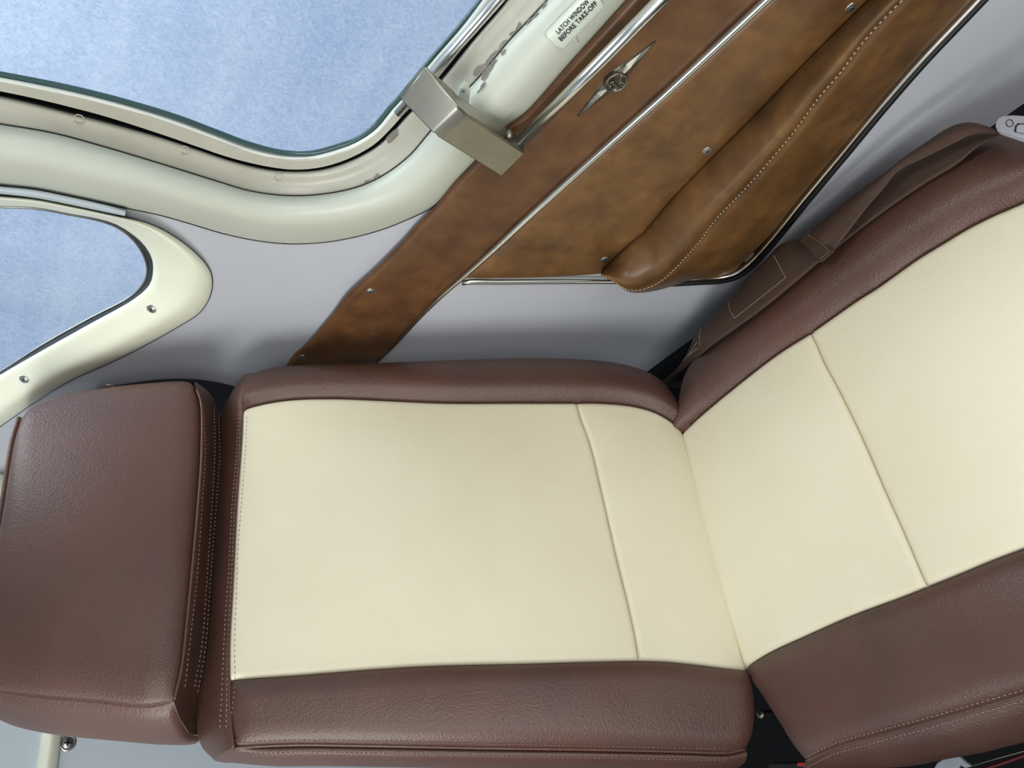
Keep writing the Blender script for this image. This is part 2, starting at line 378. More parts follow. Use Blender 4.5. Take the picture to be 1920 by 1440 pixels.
# window 1
XN = v(-1, 0, 0)
win1 = struct(empty('window_1', (0, 0, 0)))
cL0, cL0b, cL1, cL1b, cL2, cL3 = [curve('wall', a, d) for a, d in ((L0, -0.026), (L0b, -0.022), (L1, -0.018), (L1b, -0.018), (L2, -0.002), (L3, 0.001))]
tube('glass_edge', cL0, 0.0023, M['teal'], win1, n=150, seg=8)
rows_loft('window_lip', [curve('wall', L0, -0.030), cL0b, curve('wall', [((a[0] + b[0] * 0) , a[1]) for a, b in zip(L0b, L0b)], -0.0205), cL1], M['band'], win1)
tube('white_bead', cL0b, 0.0022, M['lip'], win1, n=150, seg=8)
rows_loft('gasket', [cL1, curve('wall', L1, -0.026), curve('wall', L1b, -0.026), cL1b], M['gasket'], win1)
def mix(a, b, t, fr, d): 
    pu = np.linspace(0, 1, 60); A = resample(cr([(p[0], p[1]) for p in a], 200), pu); B = resample(cr([(p[0], p[1]) for p in b], 200), pu)
    return curve(fr, [tuple(x) for x in (A + (B - A) * t)], d)
band = rows_loft('sill_band', [curve('wall', L1b, -0.024), cL1b, mix(L1b, L2, 0.12, 'wall', -0.0135), mix(L1b, L2, 0.55, 'wall', -0.0095), mix(L1b, L2, 0.9, 'wall', -0.0035), cL2, curve('wall', L2, -0.012)], M['band'], win1)
mould = rows_loft('moulding', [curve('wall', L2, -0.010), curve('wall', L2, -0.0015), mix(L2, L3, 0.10, 'wall', 0.008), mix(L2, L3, 0.32, 'wall', 0.017), mix(L2, L3, 0.55, 'wall', 0.021), mix(L2, L3, 0.8, 'wall', 0.016), mix(L2, L3, 0.95, 'wall', 0.007), cL3, curve('wall', L3, -0.012)], M['mould'], win1)
# glass pane of window 1: sheet following the cabin side
def pane(name, outline, d, parent):
    P = world_pts('wall', outline, d); c = P.mean(0); me = bpy.data.meshes.new(name); bm = bmesh.new()
    a = [bm.verts.new(p) for p in P]; f = bm.faces.new(a)
    r_ = bmesh.ops.extrude_face_region(bm, geom=[f]); bmesh.ops.translate(bm, verts=[e for e in r_['geom'] if isinstance(e, bmesh.types.BMVert)], vec=(0.003, 0, 0))
    bmesh.ops.recalc_face_normals(bm, faces=bm.faces); bm.to_mesh(me); bm.free(); return linked(name, me, M['glass'], parent)
for L_ in (L2, L3): tube('seam_line', curve('wall', L_, 0.0014 if L_ is L3 else -0.0012), 0.0009, M['gasket'], win1, n=160, seg=6)
pane('glass_pane', L0 + [(1000, -300), (700, -420), (300, -420), (-300, -380), (-420, 60)], -0.030, win1)
bb = bvh_of(band)
for (x, y) in ((148, 224), (346, 282), (523, 332)):
    p, n = seen(bb, x, y)
    C = [p + n * 0.0002 + 0.0038 * (math.cos(a) * nrm(np.cross(n, UP)) + math.sin(a) * UP) for a in np.linspace(0, 2 * math.pi, 15)]
    tube('rivet', C, 0.0005, M['band'], win1, seg=6)

# window 2
win2 = struct(empty('window_2', (0, 0, 0)))
cK2, cO2, cG2 = curve('wall', K2, -0.006), curve('wall', O2, 0.002), curve('wall', G2, -0.020)
rows_loft('gasket', [cG2, mix(G2, K2, 0.5, 'wall', -0.012), cK2], M['gasket'], win2)
tube('white_bead', curve('wall', G2, -0.0185), 0.0016, M['steel'], win2, n=140, seg=8)
mould2 = rows_loft('moulding', [curve('wall', K2, -0.016), cK2, mix(K2, O2, 0.06, 'wall', -0.001), mix(K2, O2, 0.35, 'wall', 0.007), mix(K2, O2, 0.68, 'wall', 0.015), mix(K2, O2, 0.86, 'wall', 0.0125), mix(K2, O2, 0.985, 'wall', 0.006), cO2, curve('wall', O2, -0.008)], M['plastic'], win2)
tube('seam_line', curve('wall', O2, 0.0016), 0.0008, M['gasket'], win2, n=160, seg=6)
pane('glass_pane', G2 + [(-260, 700), (-260, 400)], -0.022, win2)

# grey rail above window 2 (trim_3) and its dark end
rt = [(-120, 341), (0, 351), (67, 358), (133, 371), (200, 386), (236, 396)]
rb = [(-120, 353), (0, 363), (67, 371), (133, 384), (200, 398), (234, 405)]
trim3 = struct(rows_loft('trim_3', [curve('wall', rt, 0.000), curve('wall', rt, 0.011), mix(rt, rb, 0.5, 'wall', 0.0135), curve('wall', rb, 0.011), curve('wall', rb, 0.000)], M['bulkhead'], None))
# ------------------------------------------------------------ tan leather wall panels
def panel_screw(bvh, x, y, size, parent, flip=M['screw'], lift=0.0):
    p, n = seen(bvh, x, y)
    prof = [(0, 1.0), (0.28, 1.0), (0.55, 0.8), (0.66, 0.45), (0.74, 0.42), (0.86, 0.62), (1.0, 0.30), (1.06, -0.2)]
    a = nrm(np.cross(n, v(0.1, 0.3, 1))); b = np.cross(n, a); V, Fc, mi = [], [], []; seg = 20
    for rr, hh in prof:
        for k in range(seg):
            an = 2 * math.pi * k / seg; V.append(p + n * (hh * size * 0.24 + lift) + (a * math.cos(an) + b * math.sin(an)) * rr * size)
    Fc = grid_faces(len(prof), seg, closed=True); mi = [1 if i // seg == 3 else 0 for i in range(len(Fc))]
    for (la, lb) in ((0.42, 0.11), (0.11, 0.42)):
        k = len(V)
        for h2 in (0.20, 0.26):
            for sa, sb in ((-1, -1), (1, -1), (1, 1), (-1, 1)): V.append(p + n * (h2 * size + lift) + a * sa * la * size + b * sb * lb * size)
        Fc += [(k, k + 1, k + 2, k + 3), (k + 4, k + 5, k + 6, k + 7)] + [(k + i, k + (i + 1) % 4, k + 4 + (i + 1) % 4, k + 4 + i) for i in range(4)]
        mi += [1] * 6
    return mesh_obj('screw', V, Fc, [flip, M['dark_metal']], parent, mi=mi)
b2 = bvh_of(mould2)
for (x, y) in ((284, 579), (45, 711)): panel_screw(b2, x, y, 0.0052, win2)

P1U = [(520, 702), (535, 688), (553, 663), (567, 652), (617, 597), (650, 553), (700, 507), (750, 457), (783, 420), (817, 386), (853, 342), (890, 304), (947, 241), (987, 211), (1067, 121), (1178, -2), (1240, -70)]
P1L = [(690, 702), (707, 682), (740, 647), (783, 597), (833, 547), (867, 517), (917, 470), (983, 407), (1060, 337), (1150, 256), (1240, 174), (1330, 90), (1425, 0), (1500, -70)]
wp = thing('wall_panel', 'narrow tan leather wall panel running from the window moulding down behind the seat', 'wall panel')
pan1 = rows_loft('leather_sheet', [curve('wall', P1U, -0.002), curve('wall', P1U, 0.008), mix(P1U, P1L, 0.06, 'wall', 0.0125), mix(P1U, P1L, 0.2, 'wall', 0.0125), mix(P1U, P1L, 0.6, 'wall', 0.010), mix(P1U, P1L, 0.95, 'wall', 0.007), curve('wall', P1L, 0.003), curve('wall', P1L, -0.003)], M['tan_red'], wp)
bp1 = bvh_of(pan1)
for (x, y) in ((694, 546), (567, 670)): panel_screw(bp1, x, y, 0.0048, wp)

STR = [(698, 692), (711, 678), (744, 645), (787, 597), (836, 549), (872, 518), (922, 473), (988, 411), (1065, 341), (1155, 260), (1246, 179), (1338, 94), (1434, 4), (1510, -68)]
def half_round(name, pts, r, d, parent=None, mat=M['chrome'], taper=None):
    C = resample(curve('wall', pts, d), np.linspace(0, 1, 120)); T = np.gradient(C, axis=0); V = []; seg = 8
    for i, p in enumerate(C):
        t = nrm(T[i]); s = nrm(np.cross(t, XN)); rr = r * (taper(i / 119) if taper else 1)
        for k in range(seg + 1):
            an = math.pi * k / seg; V.append(p + s * math.cos(an) * rr + XN * (math.sin(an) * rr * 0.75))
        V.append(p + XN * (-0.006) - s * rr); V.append(p + XN * (-0.006) + s * rr)
    nc = seg + 3; Fc = grid_faces(120, nc, closed=True); Fc += [tuple(range(nc)), tuple(len(V) - nc + k for k in range(nc))]
    return mesh_obj(name, V, Fc, mat, parent)
trim1 = struct(half_round('trim_1', STR, 0.0036, 0.009, taper=lambda t: 0.3 + 0.7 * min(1, max(0, (t - 0.08) / 0.24))))

VAL = [(1127, 513), (1147, 487), (1190, 447), (1200, 441), (1256, 375), (1331, 297), (1425, 203), (1500, 124), (1575, 49), (1622, 4), (1700, -72)]
STI = [(1127, 516), (1147, 523), (1163, 536), (1183, 544), (1205, 542), (1230, 532), (1247, 520), (1280, 488), (1313, 450), (1342, 411), (1387, 364), (1425, 322), (1485, 251), (1537, 180), (1575, 136), (1612, 86), (1650, 42), (1687, 4), (1760, -72)]
LOW = [(1160, 534), (1178, 547), (1200, 549), (1230, 545), (1262, 536), (1300, 524), (1345, 518), (1375, 508), (1395, 489), (1440, 444), (1500, 369), (1575, 279), (1650, 189), (1725, 103), (1800, 24), (1880, -62)]
ar = thing('armrest', 'tan leather armrest panel with padded stitched bulge and three screws', 'armrest')
sheet = patch('leather_sheet', curve('wall', [(870, 521)] + STR[6:], 0.006), curve('wall', VAL, 0.006), curve('wall', [(870, 521), (1000, 520), (1127, 514)], 0.006), curve('wall', [(1510, -68), (1700, -72)], 0.006, ext=False), XN, M['tan'], ar, h=0.005, r=0.02, edges=(1, 0, 1, 1), skirt=0.008)
pad = rows_loft('armrest_pad', [curve('wall', VAL, -0.004), curve('wall', VAL, 0.004), mix(VAL, STI, 0.10, 'wall', 0.012), mix(VAL, STI, 0.35, 'wall', 0.026), mix(VAL, STI, 0.68, 'wall', 0.040), mix(VAL, STI, 0.88, 'wall', 0.043), curve('wall', STI, 0.038)], M['tan'], ar)
under = rows_loft('armrest_underside', [curve('wall', STI, 0.037), mix(STI, LOW, 0.06, 'wall', 0.0385), mix(STI, LOW, 0.4, 'wall', 0.031), mix(STI, LOW, 0.8, 'wall', 0.016), curve('wall', LOW, 0.006), curve('wall', LOW, -0.006)], M['tan'], ar)
stitches('stitching', curve('wall', STI, 0.0395), XN, M['light_thread'], ar, pitch=0.0048, ln=0.0042, rad=0.0006)
tube('seam_welt', mix(STI, LOW, 0.035, 'wall', 0.0385), 0.0011, M['tan'], ar, n=140, seg=6)
bsh = bvh_of(sheet)
for (x, y) in ((1326, 283), (1134, 487), (1596, 15)): panel_screw(bsh, x, y, 0.0046, ar)
TRB = [(866, 531), (880, 529), (940, 529), (1060, 528), (1160, 528), (1250, 528), (1310, 525), (1345, 523), (1375, 516), (1401, 499), (1446, 452), (1506, 378), (1581, 288), (1657, 196), (1733, 109), (1808, 30), (1888, -54)]
trim2 = struct(half_round('trim_2', TRB, 0.0042, 0.006, taper=lambda t: 0.85))
trim2b = half_round('backing_strip', [(a + 5, b + 6) for a, b in TRB[4:]], 0.0028, 0.002, mat=M['gasket'], parent=trim2)

# ------------------------------------------------------------ grab rail and bracket
gr = thing('grab_rail', 'bent steel box bracket carrying two chrome rods beside the large window', 'grab rail')
def wp_(x, y, d): return wall_pt(x, y, d)
fa = [(749, 186, 0.030), (816, 255, 0.052), (940, 332, 0.040)]
fb = [(796, 125, 0.030), (866, 209, 0.052), (985, 288, 0.040)]
def bent(name, fa, fb, mat, parent):
    me = bpy.data.meshes.new(name); bm = bmesh.new(); rows = []
    A = [wp_(*p) for p in fa]; B = [wp_(*p) for p in fb]
    def soften(P):
        q = [P[0]]
        for t in np.linspace(0.80, 1, 4): q.append(P[0] + (P[1] - P[0]) * t) if t < 1 else None
        mid = P[1] - v(-1, 0, 0) * 0.002; q.append(mid)
        for t in np.linspace(0.05, 0.2, 3): q.append(P[1] + (P[2] - P[1]) * t)
        q.append(P[2]); return q
    A, B = soften(A), soften(B)
    for i, (a, b) in enumerate(zip(A, B)):
        thick = 0.003 if i == 0 else 0.016 if i < 5 else 0.018
        rows.append([bm.verts.new(a), bm.verts.new(b), bm.verts.new(b - XN * thick), bm.verts.new(a - XN * thick)])
    for r0, r1 in zip(rows, rows[1:]):
        for k in range(4): bm.faces.new((r0[k], r0[(k + 1) % 4], r1[(k + 1) % 4], r1[k]))
    bm.faces.new(rows[0]); bm.faces.new(rows[-1][::-1])
    bmesh.ops.recalc_face_normals(bm, faces=bm.faces)
    es = [e for e in bm.edges if len(e.link_faces) == 2 and e.calc_face_angle() > 0.9]
    bmesh.ops.bevel(bm, geom=es, offset=0.0016, segments=3, affect='EDGES', clamp_overlap=True)
    bm.to_mesh(me); bm.free(); me.polygons.foreach_set('use_smooth', [True] * len(me.polygons))
    o = linked(name, me, mat, parent); o.modifiers.new('wn', 'WEIGHTED_NORMAL'); return o
bent('bracket', fa, fb, M['steel'], gr)
def rod(x0, y0, d0, x1, y1, d1, r):
    return tube('rod', [wp_(x0, y0, d0), wp_(x1, y1, d1)], r, M['chrome'], gr, seg=20, n=2)
rod(746, 213, 0.014, 1010, -85, 0.014, 0.0037)
rod(965, 279, 0.032, 1310, -72, 0.032, 0.0054)
k0 = wp_(954, 248, 0.036); tube('knob', [k0, k0 + v(-0.004, 0, 0), k0 + v(-0.006, 0, 0)], 0.0028, M['steel'], gr, seg=12, taper=lambda t: 1 if t < 0.6 else 0.5)
# small latch plate half hidden behind the bracket
bmo = bvh_of(mould, band)
lp = thing('latch_plate', 'small cream painted plate with a screw behind the steel bracket', 'latch')
q = [wall_pt(*p) for p in ((850, 205, 0.020), (862, 172, 0.020), (871, 159, 0.020), (880, 162, 0.020), (882, 175, 0.020), (877, 212, 0.020), (865, 220, 0.020))]
prism('plate', q, XN, 0.006, M['mould'], lp, bevel=0.0008)
bl = bvh_of(lp.children[0]); panel_screw(bl, 869, 169, 0.0030, lp, flip=M['mould'])
# ------------------------------------------------------------ emblem
em = thing('emblem', 'pewter badge with two pointed wings and a round monogram on tan leather', 'badge')
c0, cn = seen(bp1, 1153, 149); cn = nrm(cn)
def onp(x, y, h=0.0): 
    r = ray(x, y); return CAM + r * (((c0 - CAM) @ cn) / (r @ cn)) + cn * h
tipA, tipB = onp(1228, 76), onp(1083, 217); ax = nrm(tipA - tipB); ay = nrm(np.cross(cn, ax)); rad = np.linalg.norm(onp(1174, 149) - onp(1132, 149)) / 2
def wing(tip):
    k_ = 1.35
    base = c0; d = nrm(tip - base); L = np.linalg.norm(tip - base)
    prof = [(0.1, 0.62), (0.38, 0.42), (0.7, 0.22), (1.0, 0.03)]
    V, Fc = [], []
    for t, wd in prof:
        p = base + d * L * t; ww = wd * rad * k_
        V += [p - ay * ww + cn * 0.0, p - ay * ww * 0.8 + cn * 0.0016, p + ay * 0.05 * rad + cn * (0.0036 if t < 1 else 0.0018), p + ay * ww * 0.8 + cn * 0.0016, p + ay * ww]
    return mesh_obj('wing', V, grid_faces(4, 5), M['pewter'], em, smooth=False)
wing(tipA); wing(tipB)
seg = 32; prof = [(1.0, -0.001), (1.0, 0.0042), (0.97, 0.005), (0.88, 0.0052), (0.82, 0.0044), (0.80, 0.0026), (0.0, 0.0026)]
V = []
for rr, hh in prof:
    for k in range(seg):
        a = 2 * math.pi * k / seg; V.append(c0 + cn * hh + (ax * math.cos(a) + ay * math.sin(a)) * rad * rr)
mesh_obj('disc', V, grid_faces(len(prof), seg, closed=True), [M['pewter'], M['badge_ground']], em, mi=[1 if i // seg >= 5 else 0 for i in range((len(prof) - 1) * seg)])
# monogram traced on the badge: upright bar and curling strokes
def mono(pts, r): return tube('monogram_stroke', [onp(1060 + x / 8, 60 + y / 8, 0.0035) for x, y in cr([(a, b) for a, b in pts], 50)], r, M['pewter'], em, seg=6)
mono([(690, 720), (740, 760), (810, 815)], 0.0013)
mono([(680, 800), (640, 790), (620, 720), (650, 650), (720, 620), (790, 625), (815, 660), (800, 720), (830, 715), (860, 735), (850, 770), (815, 760)], 0.0010)
mono([(660, 720), (700, 700), (710, 720)], 0.0009)
# ------------------------------------------------------------ placard on the moulding
bm_ = bvh_of(mould)
pl = thing('placard', 'clear rounded sticker with black capitals LATCH WINDOW BEFORE TAKE-OFF on the cream moulding', 'sticker')
sc0 = np.array([1037.0, 78.0]); du = nrm(np.array([1.0, -1.03])); dv = np.array([-du[1], du[0]]) * 1.0   # along the text / down the lines
def drape(x, y, lift):
    p, n = seen(bm_, x, y); return None if p is None else p + n * lift
def rr_pts(x0, x1, y0, y1, r, n=8):
    q = []
    for cx, cy, a0 in ((x1 - r, y1 - r, 0), (x0 + r, y1 - r, 90), (x0 + r, y0 + r, 180), (x1 - r, y0 + r, 270)):
        for k in range(n + 1): a = math.radians(a0 + 90 * k / n); q.append((cx + r * math.cos(a), cy + r * math.sin(a)))
    return q
def st(u, v_): return sc0 + du * u + dv * v_
# the sheet: grid of the rounded rectangle
Vs, Fs = [], []
nu_, nv__ = 40, 12
U0, U1, V0, V1 = -1.0, 118.0, -23.0, 20.0
for j in range(nv__ + 1):
    for i in range(nu_ + 1):
        uu = U0 + (U1 - U0) * i / nu_; vv = V0 + (V1 - V0) * j / nv__
        r = 8.0; cx = min(max(uu, U0 + r), U1 - r); cy = min(max(vv, V0 + r), V1 - r); dx, dy = uu - cx, vv - cy
        m_ = max(abs(dx), abs(dy)); l_ = math.hypot(dx, dy)
        if dx and dy: s_ = m_ / l_; uu, vv = cx + dx * s_, cy + dy * s_
        X_, Y_ = st(uu, vv); p = drape(X_, Y_, 0.0007)
        Vs.append(p if p is not None else Vs[-1])
mesh_obj('decal', Vs, grid_faces(nv__ + 1, nu_ + 1), M['decal'], pl)
Cb = [drape(*st(a, b), 0.0008) for a, b in rr_pts(U0, U1, V0, V1, 8)]; Cb = [p for p in Cb if p is not None]
tube('decal_edge', Cb + [Cb[0]], 0.00035, M['decal_edge'], pl, seg=5)
def text_mesh(txt, size_px, u0, v0, width_px):
    cu = bpy.data.curves.new('t', 'FONT'); cu.body = txt; cu.size = 1.0; cu.offset = 0.026; cu.space_character = 1.06
    to = bpy.data.objects.new('t', cu); COL.objects.link(to); bpy.context.view_layer.update()
    dg = bpy.context.evaluated_depsgraph_get(); me = bpy.data.meshes.new_from_object(to.evaluated_get(dg))
    bm = bmesh.new(); bm.from_mesh(me); bmesh.ops.triangulate(bm, faces=bm.faces)
    xs = [q.co.x for q in bm.verts]; wd = max(xs) - min(xs); x0 = min(xs); capH = 0.70
    for q in bm.verts:
        X_, Y_ = st(u0 + (q.co.x - x0) / wd * width_px, v0 - q.co.y / capH * size_px); p = drape(X_, Y_, 0.0011)
        if p is not None: q.co = p
    bmesh.ops.recalc_face_normals(bm, faces=bm.faces); bm.to_mesh(me); bm.free()
    bpy.data.objects.remove(to); return linked('lettering', me, M['ink'], pl)
text_mesh('LATCH WINDOW', 8.5, 18.0, -3.0, 84.0)
text_mesh('BEFORE TAKE-OFF', 8.5, 12.0, 9.5, 98.0)
# worn paint beside the window
def chips(name, polys, bvh, parent, lift=0.0011):
    V, Fc = [], []
    for poly in polys:
        k = len(V); c = np.mean(np.array(poly), 0); P = []
        for a, b in zip(poly, poly[1:] + poly[:1]):
            for s in range(3):
                t = s / 3; x = a[0] + (b[0] - a[0]) * t; y = a[1] + (b[1] - a[1]) * t
                P.append((x + random.uniform(-0.6, 0.6), y + random.uniform(-0.6, 0.6)))
        rings = [[(c[0] + (p[0] - c[0]) * s, c[1] + (p[1] - c[1]) * s) for p in P] for s in (1.0, 0.6, 0.25)]
        ok = True; Q = []
        for r_ in rings:
            for p in r_:
                h, n = seen(bvh, *p)
                if h is None: ok = False; break
                Q.append(h + n * lift)
        if not ok: continue
        n_ = len(P); V += Q; Fc += grid_faces(3, n_, off=k, closed=True); Fc.append(tuple(k + 2 * n_ + i for i in range(n_)))
    o = mesh_obj(name, V, Fc, M['chip'], parent); o['kind'] = 'stuff'; return o
z = lambda L: [(820 + a / 6.857, b / 6.857) for a, b in L]
chips('worn_paint', [z([(470, 970), (480, 900), (530, 850), (600, 825), (600, 870), (560, 930), (510, 975)]), z([(600, 850), (640, 780), (700, 700), (760, 650), (820, 640), (790, 700), (720, 760), (650, 830)]),
    z([(800, 610), (815, 570), (870, 525), (910, 510), (905, 560), (850, 610), (810, 640)]), z([(575, 1030), (590, 920), (640, 860), (700, 830), (730, 780), (780, 765), (735, 830), (710, 890), (670, 940), (650, 1000), (600, 1040)]),
    z([(925, 450), (940, 425), (990, 425), (1050, 370), (1060, 290), (1080, 290), (1085, 350), (1020, 420), (965, 480), (950, 455)]), z([(560, 1110), (600, 1070), (640, 1045), (620, 1100), (580, 1150), (540, 1195), (520, 1200), (540, 1160), (575, 1140)]),
    z([(1150, 310), (1180, 270), (1250, 220), (1300, 150), (1305, 190), (1240, 240), (1180, 300), (1150, 335)]), z([(820, 680), (860, 650), (895, 630), (880, 670), (845, 720)]),
    z([(440, 520), (470, 500), (490, 528), (460, 530)]), z([(1340, 110), (1400, 40), (1410, 60), (1360, 120)])],
    bmo, win1)
z2 = lambda L: [(600 + a / 3, b / 3) for a, b in L]
chips('worn_paint', [z2([(375, 780), (410, 740), (440, 725), (440, 760), (400, 800), (385, 805)]), z2([(280, 770), (310, 735), (350, 705), (330, 740), (300, 770)]), z2([(240, 870), (270, 855), (270, 880), (250, 885)]),
    z2([(300, 1000), (325, 975), (345, 990), (320, 1012)]), z2([(250, 1020), (290, 1008), (300, 1018), (255, 1028)]), z2([(760, 560), (800, 540), (815, 555), (780, 590)])], bmo, win1)
sc = [(1080, 67), (1084, 78), (1086, 80), (1082, 70)]
chips('scuff', [sc], bm_, win1, 0.0003)

# ------------------------------------------------------------ the seat
seat = thing('cabin_seat', 'two-tone cabin seat in brown and cream leather with headrest, backrest and cushion', 'seat')
# --- backrest
TE = [(457, 773), (466, 768), (500, 759), (550, 752), (633, 750), (733, 754), (833, 758), (967, 758), (1080, 758)]
TE2 = [(1080, 758), (1123, 758), (1180, 763), (1220, 773), (1253, 789), (1270, 800), (1284, 812)]
BE = [(432, 1276), (500, 1271), (560, 1267), (700, 1256), (800, 1250), (1000, 1245), (1100, 1242), (1196, 1240)]
BE2 = [(1196, 1240), (1250, 1242), (1300, 1247), (1350, 1253), (1404, 1259)]
LE = [(457, 773), (455, 820), (446, 944), (442, 1020), (438, 1102), (432, 1208), (432, 1276)]
SM = [(1080, 758), (1087, 785), (1105, 835), (1130, 940), (1155, 1050), (1175, 1130), (1190, 1200), (1196, 1240)]
RE = [(1284, 812), (1310, 880), (1340, 970), (1365, 1060), (1388, 1150), (1400, 1215), (1404, 1259)]
WELT = [(438, 1402), (480, 1399), (560, 1396), (700, 1398), (900, 1402), (1100, 1405), (1280, 1409), (1363, 1411), (1398, 1404)]
SIL = [(476, 702), (500, 693), (560, 687), (700, 682), (850, 676), (1000, 672), (1100, 675), (1160, 682), (1210, 697), (1240, 716), (1262, 745), (1276, 780), (1284, 808)]
def core(name, pts, fr, d0, d1, mat, parent, inset=0.0):
    P = world_pts(fr, pts, d0); c = P.mean(0); n = fr[1]
    P = [p + nrm((c - p)) * inset for p in P]
    return prism(name, P, n, d0 - d1, mat, parent, bevel=0.006, smooth=False)
back = core('backrest', [(480, 715), (1000, 690), (1200, 715), (1265, 790), (1290, 900), (1340, 1100), (1375, 1250), (1385, 1380), (900, 1390), (450, 1385), (440, 1200), (455, 900)], BACK, -0.025, -0.12, M['brown'], seat)
bp = patch('cream_panel', curve(BACK, TE), curve(BACK, BE), curve(BACK, LE), curve(BACK, SM), BN, M['cream'], back, h=0.006, r=0.0055, crown=0.010)
bp2 = patch('cream_panel', curve(BACK, TE2), curve(BACK, BE2), curve(BACK, SM), curve(BACK, [(x, y, -0.006) for x, y in RE]), BN, M['cream'], back, h=0.006, r=0.006, crown=0.006, skirt=0.03, extra=lambda u, w_: -0.010 * max(0, (u - 0.6) / 0.4) ** 3)
bol = [(0, -0.010, 0), (0.0, -0.001, 0), (0.10, 0.009, 0), (0.28, 0.019, 0), (0.55, 0.022, 0), (0.82, 0.014, 0), (1.0, 0.0, 0), (1.03, -0.03, 0), (1.0, -0.09, 0)]
fullT = np.vstack([curve(BACK, TE), curve(BACK, TE2)]); fullB = np.vstack([curve(BACK, BE), curve(BACK, BE2)])
bt = loft('side_bolster', fullT, curve(BACK, SIL, -0.022), bol, BN, M['brown'], back, nu=150, rows=40)
bolB = [(0, -0.010, 0), (0, -0.001, 0), (0.06, 0.006, 0), (0.22, 0.013, 0), (0.5, 0.016, 0), (0.8, 0.013, 0), (0.95, 0.006, 0), (1.0, -0.001, 0), (1.0, -0.010, 0)]
welt3 = curve(BACK, WELT, -0.006)
bb_ = patch('side_bolster', fullB, welt3, curve(BACK, [(432, 1276), (433, 1340), (438, 1402)]), curve(BACK, [(1404, 1259), (1413, 1320), (1410, 1370), (1398, 1404)], -0.004), BN, M['brown'], back, h=0.012, r=0.02, crown=0.004, skirt=0.03)
# boxing along the near side and along the top
sbox = loft('side_boxing', welt3, welt3, [(0, -0.006, 0), (0, 0.001, 0.003), (0, -0.004, 0.009), (0, -0.03, 0.016), (0, -0.07, 0.015), (0, -0.115, 0.004)], BN, M['brown'], back, out=-W, nu=150, rows=30)
TB0 = [(476, 702), (463, 722), (456, 745), (455, 775), (454, 820), (445, 944), (437, 1102), (431, 1208), (430, 1277), (432, 1345), (438, 1402)]
TB1 = [(447, 722), (428, 750), (415, 780), (412, 838), (404, 944), (394, 1102), (386, 1208), (369, 1310), (368, 1365), (378, 1400), (402, 1426)]
tb0 = curve(BACK, TB0, -0.001); tb1 = curve(BACK, TB1, -0.055)
tbx = loft('top_boxing', tb0, tb1, [(0, -0.006, 0), (0, 0.001, 0), (0.15, 0.007, 0), (0.5, 0.012, 0), (0.85, 0.007, 0), (1, 0, 0), (1.0, -0.06, 0)], BN, M['brown'], back, nu=130, rows=26)
bx = bvh_of(tbx, bt, bb_, bp)
tube('welt', curve(BACK, TB0[:11], 0.0015), 0.0016, M['brown'], back, n=140, seg=8)
tube('welt', curve(BACK, WELT, -0.0035), 0.0016, M['brown'], back, n=140, seg=8)
s1 = [(449, 742), (447, 790), (444, 850), (436, 944), (429, 1080), (423, 1160), (417, 1290), (413, 1366)]
s2 = [(456, 735), (451, 790), (449, 850), (441, 944), (434, 1090), (428, 1208), (425, 1366)]
for s_ in (s1, s2): stitches('stitching', seen_curve(bx, s_, 0.0004), BN, M['brown_thread'], back, pitch=0.0046, ln=0.0036, rad=0.00065)
stitches('stitching', seen_curve(bx, [(463, 780), (461, 830), (453, 944), (447, 1020), (444, 1102), (440, 1208), (441, 1274)], 0.0003), BN, M['cream_thread'], back, pitch=0.0050, ln=0.0036, rad=0.00035)
stitches('stitching', seen_curve(bx, [(441, 1284), (436, 1330), (434, 1370), (446, 1390), (500, 1390), (560, 1388), (700, 1390), (900, 1394), (1100, 1398), (1280, 1402), (1360, 1403)], 0.0003), BN, M['brown_thread'], back, rad=0.00045)
stitches('stitching', seen_curve(bvh_of(sbox), [(460, 1417), (560, 1411), (700, 1413), (900, 1417), (1100, 1420), (1280, 1424), (1360, 1425)], 0.0003), BN, M['brown_thread'], back, rad=0.0005)
tv = np.array([q.co[:] for q in tbx.data.vertices]).reshape(26, 130, 3)[:, -1]; tv = resample(tv[2:], np.linspace(0, 1, 30))
sv = np.array([q.co[:] for q in sbox.data.vertices]).reshape(30, 150, 3); c00 = sv[:, 0].copy()
for j_ in range(14):
    k_ = (1 - j_ / 14.0) ** 2
    for i_ in range(30): sbox.data.vertices[i_ * 150 + j_].co = sv[i_, j_] + (tv[i_] - c00[i_]) * k_
# --- headrest
HT = [(42, 786), (56, 768), (80, 755), (110, 745), (200, 729), (300, 719), (340, 717), (356, 720), (367, 730)]
HR = [(367, 730), (375, 755), (376, 850), (369, 950), (360, 1050), (350, 1150), (339, 1250), (325, 1312)]
HB = [(-62, 1286), (0, 1295), (75, 1304), (180, 1313), (270, 1322), (300, 1318), (325, 1312)]
HL = [(42, 786), (30, 825), (20, 880), (10, 945), (0, 1000), (-25, 1120), (-48, 1220), (-62, 1286)]
HD = 0.030
head = core('headrest', [(60, 790), (200, 745), (345, 735), (360, 900), (345, 1100), (315, 1300), (100, 1292), (-45, 1275), (10, 1000)], BACK, -0.012, -0.085, M['brown'], seat)
hp = patch('face_panel', curve(BACK, HT, HD - 0.012), curve(BACK, HB, HD - 0.004), curve(BACK, HL, HD - 0.012), curve(BACK, HR, HD), BN, M['brown'], head, h=0.010, r=0.028, crown=0.010, skirt=0.03, edges=(1, 1, 1, 1))
HR1 = [(372, 722), (394, 738), (408, 772), (413, 830), (408, 944), (398, 1102), (390, 1208), (377, 1290), (368, 1330), (357, 1376, -0.032)]
